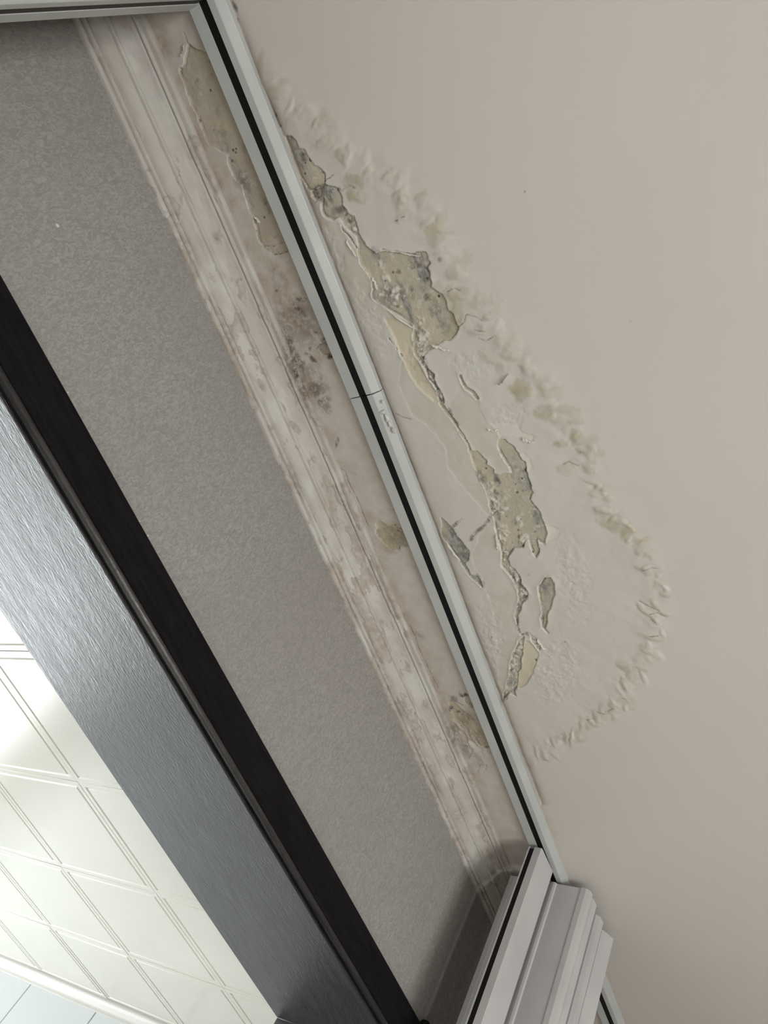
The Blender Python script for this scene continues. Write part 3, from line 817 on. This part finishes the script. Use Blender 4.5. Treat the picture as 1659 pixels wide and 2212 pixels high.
def window_frame(name, x0, x1, z0, z1, y0, y1):
    r = empty(name, ((x0 + x1) / 2, y0, z0))
    tag(r, None, None, None, 'structure')
    for a in ((x0, x0 + 0.05, z0, z1), (x1 - 0.05, x1, z0, z1), (x0 + 0.05, x1 - 0.05, z0, z0 + 0.05), (x0 + 0.05, x1 - 0.05, z1 - 0.05, z1), ((x0 + x1) / 2 - 0.025, (x0 + x1) / 2 + 0.025, z0 + 0.05, z1 - 0.05)):
        adopt(box('window_bar', a[0], a[1], y0, y1, a[2], a[3], M['winframe'], None, 0.004), r)


window_frame('unseen_window_1', WX0, WX1, WZ0, WZ1, YB - 0.06, YB - 0.01)  # unseen; size and height set for the light it gives

# pale flecks on the wallpaper and the frame's top edge
for (px, py, a, b, yy) in [(123, 488, 5, 3.5, YW), (317, 1158, 2, 4, YW), (300, 1126, 2, 1.2, YW), (145, 848, 1.5, 2.5, YW), (437, 1365, 1.5, 2, YW), (553, 1577, 1.5, 2, YW), (629, 1715, 2, 1.5, YW)]:
    r = RW @ np.array([(px - 829.5) / FPX, (py - 1106.0) / FPX, 1.0])
    r = r * yy / r[1]
    n = 7
    sc_ = 0.0006
    ring = [(r[0] + sc_ * a * math.cos(2 * math.pi * k / n) * (0.7 + 0.5 * ((k * 7) % 3) / 2), r[2] + CAM_Z + sc_ * b * math.sin(2 * math.pi * k / n) * (0.8 + 0.4 * ((k * 5) % 3) / 2)) for k in range(n)]
    vs = [(x, yy - 0.0012, z) for x, z in ring] + [(x, yy + 0.0005, z) for x, z in ring]
    fs = [tuple(range(n))[::-1], tuple(range(n, 2 * n))] + [(k, (k + 1) % n, n + (k + 1) % n, n + k) for k in range(n)]
    link('paint_chip', mesh_from('paint_chip', vs, fs), M['chip'], wall)

# ------------------------------------------------------------------ cornice
prof = [(0.000, 0.0560), (0.0050, 0.0555), (0.0066, 0.0535), (0.0070, 0.0512), (0.0045, 0.0500), (0.0047, 0.0486), (0.0085, 0.0480), (0.0102, 0.0468), (0.0106, 0.0448), (0.0080, 0.0440),
        (0.0088, 0.0428), (0.0140, 0.0408), (0.0175, 0.0380), (0.0205, 0.0350), (0.0225, 0.0326), (0.0232, 0.0312), (0.0268, 0.0308), (0.0284, 0.0298), (0.0288, 0.0278), (0.0262, 0.0272),
        (0.0284, 0.0240), (0.0305, 0.0200), (0.0340, 0.0158), (0.0385, 0.0125), (0.0430, 0.0106), (0.0440, 0.0086), (0.0448, 0.0092), (0.0480, 0.0108), (0.0494, 0.0094), (0.0488, 0.0066),
        (0.0520, 0.0066), (0.0560, 0.0062), (0.0580, 0.0045), (0.0582, 0.0), (0.0582, -0.003)]
pp = [np.array(prof[0])]
for a, b in zip(prof[:-1], prof[1:]):
    a, b = np.array(a), np.array(b)
    n = max(1, int(round(np.hypot(*(b - a)) / 0.0013)))
    pp += [a + (b - a) * k / n for k in range(1, n + 1)]
pp = np.array(pp)
tg = np.gradient(pp, axis=0)
tg /= np.linalg.norm(tg, axis=1)[:, None]
nr = np.stack([-tg[:, 1], tg[:, 0]], -1)             # (projection, drop) outward
if nr[len(nr) // 2] @ np.array([1, 1]) < 0:
    nr = -nr
arc = np.concatenate([[0], np.cumsum(np.hypot(*np.diff(pp, axis=0).T))])
cxs = axis(XA, X0 - 0.1, 1.35, X1, 0.0015, 0.05)
AX, AS = np.meshgrid(cxs, arc, indexing='ij')
frac = AS / arc[-1]
wear = fbm(AX * 0.55, AS * 1.3, 42, 5, 0.6, 40.0) + 0.10 * np.exp(-(frac / 0.14) ** 2) - 0.105 + 0.05 * np.exp(-((AX - 0.55) / 0.5) ** 2)
patch = fbm(AX * 0.45, AS * 1.2, 34, 4, 0.55, 44.0) - 0.10
disp = fbm(AX, AS * 1.5, 90, 4, 0.6, 41.0) * 0.0012 + fbm(AX, AS, 14, 3, 0.5, 42.0) * 0.0016
disp -= sstep(wear, -0.015, 0.03) * 0.0011
disp += sstep(patch, -0.02, 0.03) * 0.0003
disp += np.exp(-(frac / 0.06) ** 2) * fbm(AX, AS * 0, 60, 4, 0.6, 43.0) * 0.0035
amt = 0.35 + 0.65 * sstep(AX, -0.25, 0.15) * (1 - 0.5 * sstep(AX, 0.95, 1.3))
disp *= amt
PR = pp[None, :, 0] + nr[None, :, 0] * disp
DP = pp[None, :, 1] + nr[None, :, 1] * disp
cv = np.stack([AX, YW + 0.001 - PR, ZC - DP], -1).reshape(-1, 3).astype(np.float32)
na, nb = AX.shape
ii = (np.arange(na - 1)[:, None] * nb + np.arange(nb - 1)[None, :]).reshape(-1)
cq = np.stack([ii, ii + nb, ii + nb + 1, ii + 1], -1).astype(np.int32)
me = big_mesh('cornice', cv, cq)
darkm = np.exp(-((AX - 0.215) / 0.045) ** 2) * sstep(frac, 0.80, 0.92) * 1.0
for (x0, f0, sx, sf, m) in [(0.205, 0.9, 0.02, 0.07, .7), (0.80, 0.16, 0.03, 0.08, .45), (0.60, 0.12, 0.02, 0.06, .5), (0.90, 0.9, 0.03, 0.09, .6), (0.93, 0.12, 0.04, 0.06, .5), (0.35, 0.2, 0.06, 0.1, .25), (0.985, 0.2, 0.02, 0.07, .5), (0.86, 0.93, 0.02, 0.05, .5), (0.07, 0.55, 0.02, 0.05, .2), (0.01, 0.62, 0.006, 0.03, .6)]:
    darkm = np.maximum(darkm, m * np.exp(-((AX - x0) / sx) ** 2 - ((frac - f0) / sf) ** 2))
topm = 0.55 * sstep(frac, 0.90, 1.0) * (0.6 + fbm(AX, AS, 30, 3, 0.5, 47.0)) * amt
color_attr(me, 'layers', [wear * amt - 0.06 * (1 - amt), darkm, np.clip(topm, 0, 1), patch - 0.12 * (1 - amt)])
tag(link('trim_1', me, M['cornice']), 'moulded plaster cornice with flaking stained paint above the grey wallpaper', None, None, 'structure')

# ------------------------------------------------------------------ dark door frame
door = empty('door_1', ((XJ0 + XJ1) / 2, YW, 0))
tag(door, 'dark wood door frame around the opening to the kitchen', None, None, 'structure')
AT = CAM_Z + 0.5265       # top of the architrave
YF = 0.727                # its face
nose = [(YF - 0.0005, ZH + 0.0045), (YF - 0.0035, ZH + 0.0050), (YF - 0.0055, ZH + 0.0075), (YF - 0.0055, ZH + 0.0105), (YF - 0.0035, ZH + 0.0130), (YF - 0.0005, ZH + 0.0138)]
arch_prof = [(YW, ZH + 0.0035), (YF + 0.002, ZH + 0.0035), (YF + 0.002, ZH + 0.0150), (YF, ZH + 0.0165), (YF, AT - 0.0015), (YF + 0.0015, AT), (YW, AT)]
XE0, XE1 = XJ0 - 0.07, XJ1 + 0.068
adopt(link('head_architrave', extrude_mesh('head_architrave', arch_prof, ((XE0, 0, 0), (0, 1, 0), (0, 0, 1)), ((XE1, 0, 0), (0, 1, 0), (0, 0, 1))), M['wood_face']), door)
adopt(link('rounded_bead', extrude_mesh('rounded_bead', [(YF + 0.003, ZH + 0.0045)] + nose + [(YF + 0.003, ZH + 0.0138)], ((XE0, 0, 0), (0, 1, 0), (0, 0, 1)), ((XE1, 0, 0), (0, 1, 0), (0, 0, 1))), M['wood'], None, True), door)
adopt(box('head_lining', XJ0, XJ1, 0.7325, YK0, ZH, ZH + 0.02, M['wood'], None, 0.0008), door)
for (xa, xb, xi) in ((XE0, XJ0 - 0.003, XJ0), (XJ1 + 0.003, XE1, XJ1)):
    adopt(box('side_architrave', xa, xb, YF, YW, 0, ZH + 0.0035, M['wood_face'], None, 0.001), door)
adopt(box('side_lining', XJ0 - 0.02, XJ0, 0.7325, YK0, 0, ZH, M['wood'], None, 0.0008), door)
adopt(box('side_lining', XJ1, XJ1 + 0.02, 0.7325, YK0, 0, ZH, M['wood'], None, 0.0008), door)

# small black hook on top of the frame
bm = bmesh.new()
bmesh.ops.create_uvsphere(bm, u_segments=14, v_segments=9, radius=0.0095)
for v in bm.verts:
    v.co.z *= 0.85
    v.co.x *= 1.15
me = bpy.data.meshes.new('hook_cap')
bm.to_mesh(me)
bm.free()
hook = empty('frame_hook', (1.2515, 0.7345, AT))
tag(hook, 'small black plastic hook perched on the dark door frame', 'hook')
hc = link('hook_cap', me, M['gasket'], hook, True)
hc.location = (0, 0, 0.0095)
box('hook_foot', -0.013, 0.013, -0.007, 0.007, 0.0, 0.005, M['gasket'], hook, 0.001)

# ------------------------------------------------------------------ rail of the folding door
track = empty('door_rail', (X0, 0.602, ZC))
tag(track, 'pale grey plastic rail with black slot fixed along the peeling ceiling', 'rail')
W2, DEPTH = 0.0235, 0.0110
SL0, SL1 = -0.0050, 0.0065          # slot across the profile
rp = [(-W2, 0.004), (-W2, -0.0035), (-W2 + 0.0008, -0.0045), (-0.0150, -DEPTH + 0.0005), (-0.0140, -DEPTH), (SL0, -DEPTH), (SL0, -DEPTH + 0.0015), (SL0 - 0.004, -DEPTH + 0.0015),
      (SL0 - 0.004, -0.001), (SL1 + 0.006, -0.001), (SL1 + 0.006, -DEPTH + 0.0015), (SL1, -DEPTH + 0.0015), (SL1, -DEPTH), (W2 - 0.0012, -DEPTH), (W2, -DEPTH + 0.0012), (W2, 0.004)]
gp = [(SL0 - 0.0002, -0.0015), (SL0 - 0.0002, -DEPTH + 0.0009), (SL1 + 0.0002, -DEPTH + 0.0009), (SL1 + 0.0002, -0.0015)]


def rail_piece(x0, y0, x1, y1):
    f0 = ((x0, y0, ZC), (0, 1, 0), (0, 0, 1))
    f1 = ((x1, y1, ZC), (0, 1, 0), (0, 0, 1))
    r = adopt(link('rail_section', extrude_mesh('rail_section', rp, f0, f1), M['plastic']), track)
    g = link('slot_gasket', extrude_mesh('slot_gasket', gp, f0, f1), M['gasket'], r)
    return r


r1 = rail_piece(X0 + 0.0005, 0.5930, 0.2617, 0.5895)
r2 = rail_piece(0.2632, 0.5892, 1.29, 0.5960)
r3 = rail_piece(1.291, 0.5960, X1, 0.5935)
# sealant smears at the joint
for (px, py, a, b, hgt) in [(826, 890, 8, 5, 2.0), (836, 905, 5, 11, 2.4), (842, 918, 4, 8, 2.0), (826, 868, 4, 4, 1.4), (850, 930, 6, 8, 1.6)]:
    c = on_plane(px, py, ZC - 0.010)
    bm = bmesh.new()
    bmesh.ops.create_uvsphere(bm, u_segments=12, v_segments=7, radius=1)
    for v in bm.verts:
        k = 1 + 0.25 * math.sin(5 * v.co.x + px) + 0.2 * math.sin(6 * v.co.y + py)
        v.co = Vector((c[0] + v.co.x * b * 0.0006 * k, c[1] + v.co.y * a * 0.0006 * k, ZC - 0.0095 + v.co.z * hgt * 0.001))
    me = bpy.data.meshes.new('sealant')
    bm.to_mesh(me)
    bm.free()
    link('sealant', me, M['sealant'], r2, True)
# upright side channel on the wall (same section turned upright)
f0 = ((X0, 0.5930, 0.0), (0, 1, 0), (-1, 0, 0))
f1 = ((X0, 0.5930, ZC - DEPTH), (0, 1, 0), (-1, 0, 0))
rpu = [(a, min(b, 0)) for a, b in rp]
sc_o = adopt(link('side_channel', extrude_mesh('side_channel', rpu, f0, f1), M['plastic']), track)
link('slot_gasket', extrude_mesh('slot_gasket', gp, f0, ((X0, 0.5930, ZC - DEPTH - 0.004), (0, 1, 0), (-1, 0, 0))), M['gasket_brown'], sc_o)

# ------------------------------------------------------------------ folding door, pushed open
fd = empty('folding_door', (1.27, 0.60, 0.0))
tag(fd, 'pale grey plastic folding door pushed together, its leaves folded behind a leading post', 'door')
ZT, ZB = ZC - 0.018, 0.012
lead = [(1.149, 0.6135), (1.149, 0.6112), (1.158, 0.6112), (1.158, 0.6022), (1.149, 0.6022), (1.149, 0.5895), (1.1505, 0.588), (1.211, 0.5855), (1.213, 0.588), (1.213, 0.6115), (1.211, 0.6135)]


def upright(name, prof, z0, z1, mat, parent, root=None):
    me = extrude_mesh(name, prof, ((0, 0, z0), (1, 0, 0), (0, 1, 0)), ((0, 0, z1), (1, 0, 0), (0, 1, 0)))
    o = link(name, me, mat, parent)
    if root:
        adopt(o, root)
    return o


lp = upright('leading_post', lead, ZB, ZT, M['panel'], None, fd)
upright('slot_gasket', [(1.1500, 0.6023), (1.1500, 0.6111), (1.1579, 0.6111), (1.1579, 0.6023)], ZB, ZT - 0.003, M['gasket'], lp)
for (xc, tilt, capw) in ((1.2510, 0.0, 0.0088), (1.2775, 0.02, 0.0125), (1.3235, -0.03, 0.0120), (1.3715, 0.05, 0.0130)):
    y0, y1, th = 0.540, 0.672, 0.0070
    sh = lambda x, y: (xc + x + tilt * (y - 0.60), y)
    sl = [sh(-th, y0), sh(-th, 0.586), sh(-th - 0.003, 0.588), sh(-th - 0.004, 0.592), sh(-th - 0.003, 0.596), sh(-th, 0.598), sh(-th, y1), sh(th, y1), sh(th, y0)]
    leaf = upright('door_leaf', sl, ZB, ZT, M['panel'], None, fd)
    e0 = [sh(-capw, y0), sh(-capw, y0 - 0.009), sh(-capw + 0.004, y0 - 0.0155), sh(capw - 0.003, y0 - 0.0175), sh(capw, y0 - 0.014), sh(capw, y0)]
    if xc > 1.36:
        e0 = [sh(-0.012, y0), sh(-0.012, y0 - 0.010), sh(0.011, y0 - 0.026), sh(0.015, y0 - 0.020), sh(0.015, y0)]
    upright('edge_strip', e0, ZB, ZT, M['panel'], leaf)
    e1 = [sh(-0.009, y1 - 0.003), sh(-0.009, y1 + 0.006), sh(0.009, y1 + 0.006), sh(0.009, y1 - 0.003)]
    upright('edge_strip', e1, ZB, ZT - 0.002, M['panel'], leaf)

# ------------------------------------------------------------------ kitchen beyond the opening
kwall_f = tag(box('wall_kitchen_front', XK0, XJ0 - 0.02, YW + 0.1, YK0, 0, ZK + 0.02, M['white']), None, None, None, 'structure')
adopt(box('wall_piece', XJ1 + 0.02, XK1, YW + 0.1, YK0, 0, ZK + 0.02, M['white']), kwall_f)
adopt(box('wall_piece', XJ0 - 0.02, XJ1 + 0.02, YW + 0.1, YK0, ZH + 0.02, ZK + 0.02, M['white']), kwall_f)
tag(box('floor_kitchen', XK0, XK1 + 0.02, YK0, YK1, -0.05, 0, M['floor']), None, None, None, 'structure')
tag(box('wall_kitchen_left', XK0 - 0.1, XK0, YK0, YK1, 0, ZK + 0.1, M['white']), None, None, None, 'structure')
kb = empty('wall_kitchen_back', (0, YK1, 0))
tag(kb, None, None, None, 'structure')
KX0, KX1, KZ0, KZ1 = -0.30, 1.50, 0.80, 2.00
for a in ((XK0, KX0, 0, ZK + 0.1), (KX1, XK1, 0, ZK + 0.1), (KX0, KX1, 0, KZ0), (KX0, KX1, KZ1, ZK + 0.1)):
    adopt(box('wall_piece', a[0], a[1], YK1, YK1 + 0.1, a[2], a[3], M['white']), kb)
window_frame('window_2', KX0, KX1, KZ0, KZ1, YK1 + 0.0, YK1 + 0.02)

# side wall of glazed tiles
kr = tag(box('wall_kitchen_right', XK1, XK1 + 0.1, YK0, YK1, 0, ZK + 0.1, M['grout']), 'kitchen wall of pale glazed tiles', None, None, 'structure')
tm = box_mesh('wall_tile', -0.006, 0.0, -0.1490, 0.1490, -0.2990, 0.2990, 0.0015, 1)
first = True
for r in range(4):
    for k in range(-3, 5):
        yc = 2.193 + 0.15 + (k - 1) * 0.300
        if yc + 0.15 > YK1 or yc - 0.149 < YK0:
            continue
        o = bpy.data.objects.new('wall_tile', tm)
        COL.objects.link(o)
        if first:
            tm.materials.append(M['walltile'])
            first = False
        o.parent = kr
        o.location = (XK1, yc, ZK - 0.015 - 0.30 - r * 0.6)

# panelled ceiling
kc = tag(box('ceiling_kitchen', XK0, XK1 + 0.02, YK0, YK1, ZK + 0.004, ZK + 0.03, M['joint']), 'kitchen ceiling of square white panels', None, None, 'structure')
TS = 0.2970
half, vs, fs = TS / 2 - 0.0005, [], []
steps = [(half, 0.004), (half, 0.0004), (half - 0.0006, 0.0), (half - 0.0105, 0.0), (half - 0.0125, 0.0022), (half - 0.0145, 0.0022), (half - 0.0165, 0.0)]
for a, z in steps:
    vs += [(-a, -a, z), (a, -a, z), (a, a, z), (-a, a, z)]
NS = 2
for k in range(len(steps) - 1):
    for q in range(4):
        a, b = k * 4 + q, k * 4 + (q + 1) % 4
        fs.append((a, b, b + 4, a + 4))
g0 = len(vs)
hi = half - 0.0165
for i in range(NS):
    for j in range(NS):
        u, v = -1 + 2 * i / (NS - 1), -1 + 2 * j / (NS - 1)
        vs.append((u * hi, v * hi, 0.0))
for i in range(NS - 1):
    for j in range(NS - 1):
        a = g0 + i * NS + j
        fs.append((a, a + 1, a + NS + 1, a + NS))
tme = mesh_from('ceiling_panel', vs, fs)
bm = bmesh.new()
bm.from_mesh(tme)
bmesh.ops.remove_doubles(bm, verts=list(bm.verts), dist=1e-5)
bmesh.ops.recalc_face_normals(bm, faces=list(bm.faces))
bm.to_mesh(tme)
bm.free()
tme.materials.append(M['tile'])
for f in tme.polygons:
    f.use_smooth = False
rt = random.Random(4)
for i in range(-6, 4):
    for j in range(-1, 7):
        xc, yc = 0.742 + 0.1475 + 0.2955 * i, 1.243 + 0.1515 + 0.303 * j
        if xc - 0.15 < XK0 or yc + 0.16 > YK1 or xc - 0.1 > XK1:
            continue
        o = bpy.data.objects.new('ceiling_panel', tme)
        COL.objects.link(o)
        o.parent = kc
        o.location = (xc, yc, ZK)
        o.scale = (0.2955 / TS, 0.303 / TS, 1)
        o.rotation_euler = (rt.uniform(-0.004, 0.004), rt.uniform(-0.004, 0.004), 0)

# small cornice at the top of the tiled wall
km = [(0.0, 0.002), (-0.030, 0.002), (-0.030, -0.004), (-0.026, -0.006), (-0.022, -0.012), (-0.014, -0.020), (-0.010, -0.022), (-0.010, -0.027), (-0.006, -0.029), (0.0, -0.029)]
tag(link('trim_2', extrude_mesh('kitchen_moulding', km, ((XK1 - 0.001, YK0, ZK), (1, 0, 0), (0, 0, 1)), ((XK1 - 0.001, YK1, ZK), (1, 0, 0), (0, 0, 1))), M['mould']), 'white moulding along the top of the kitchen tiles', None, None, 'structure')
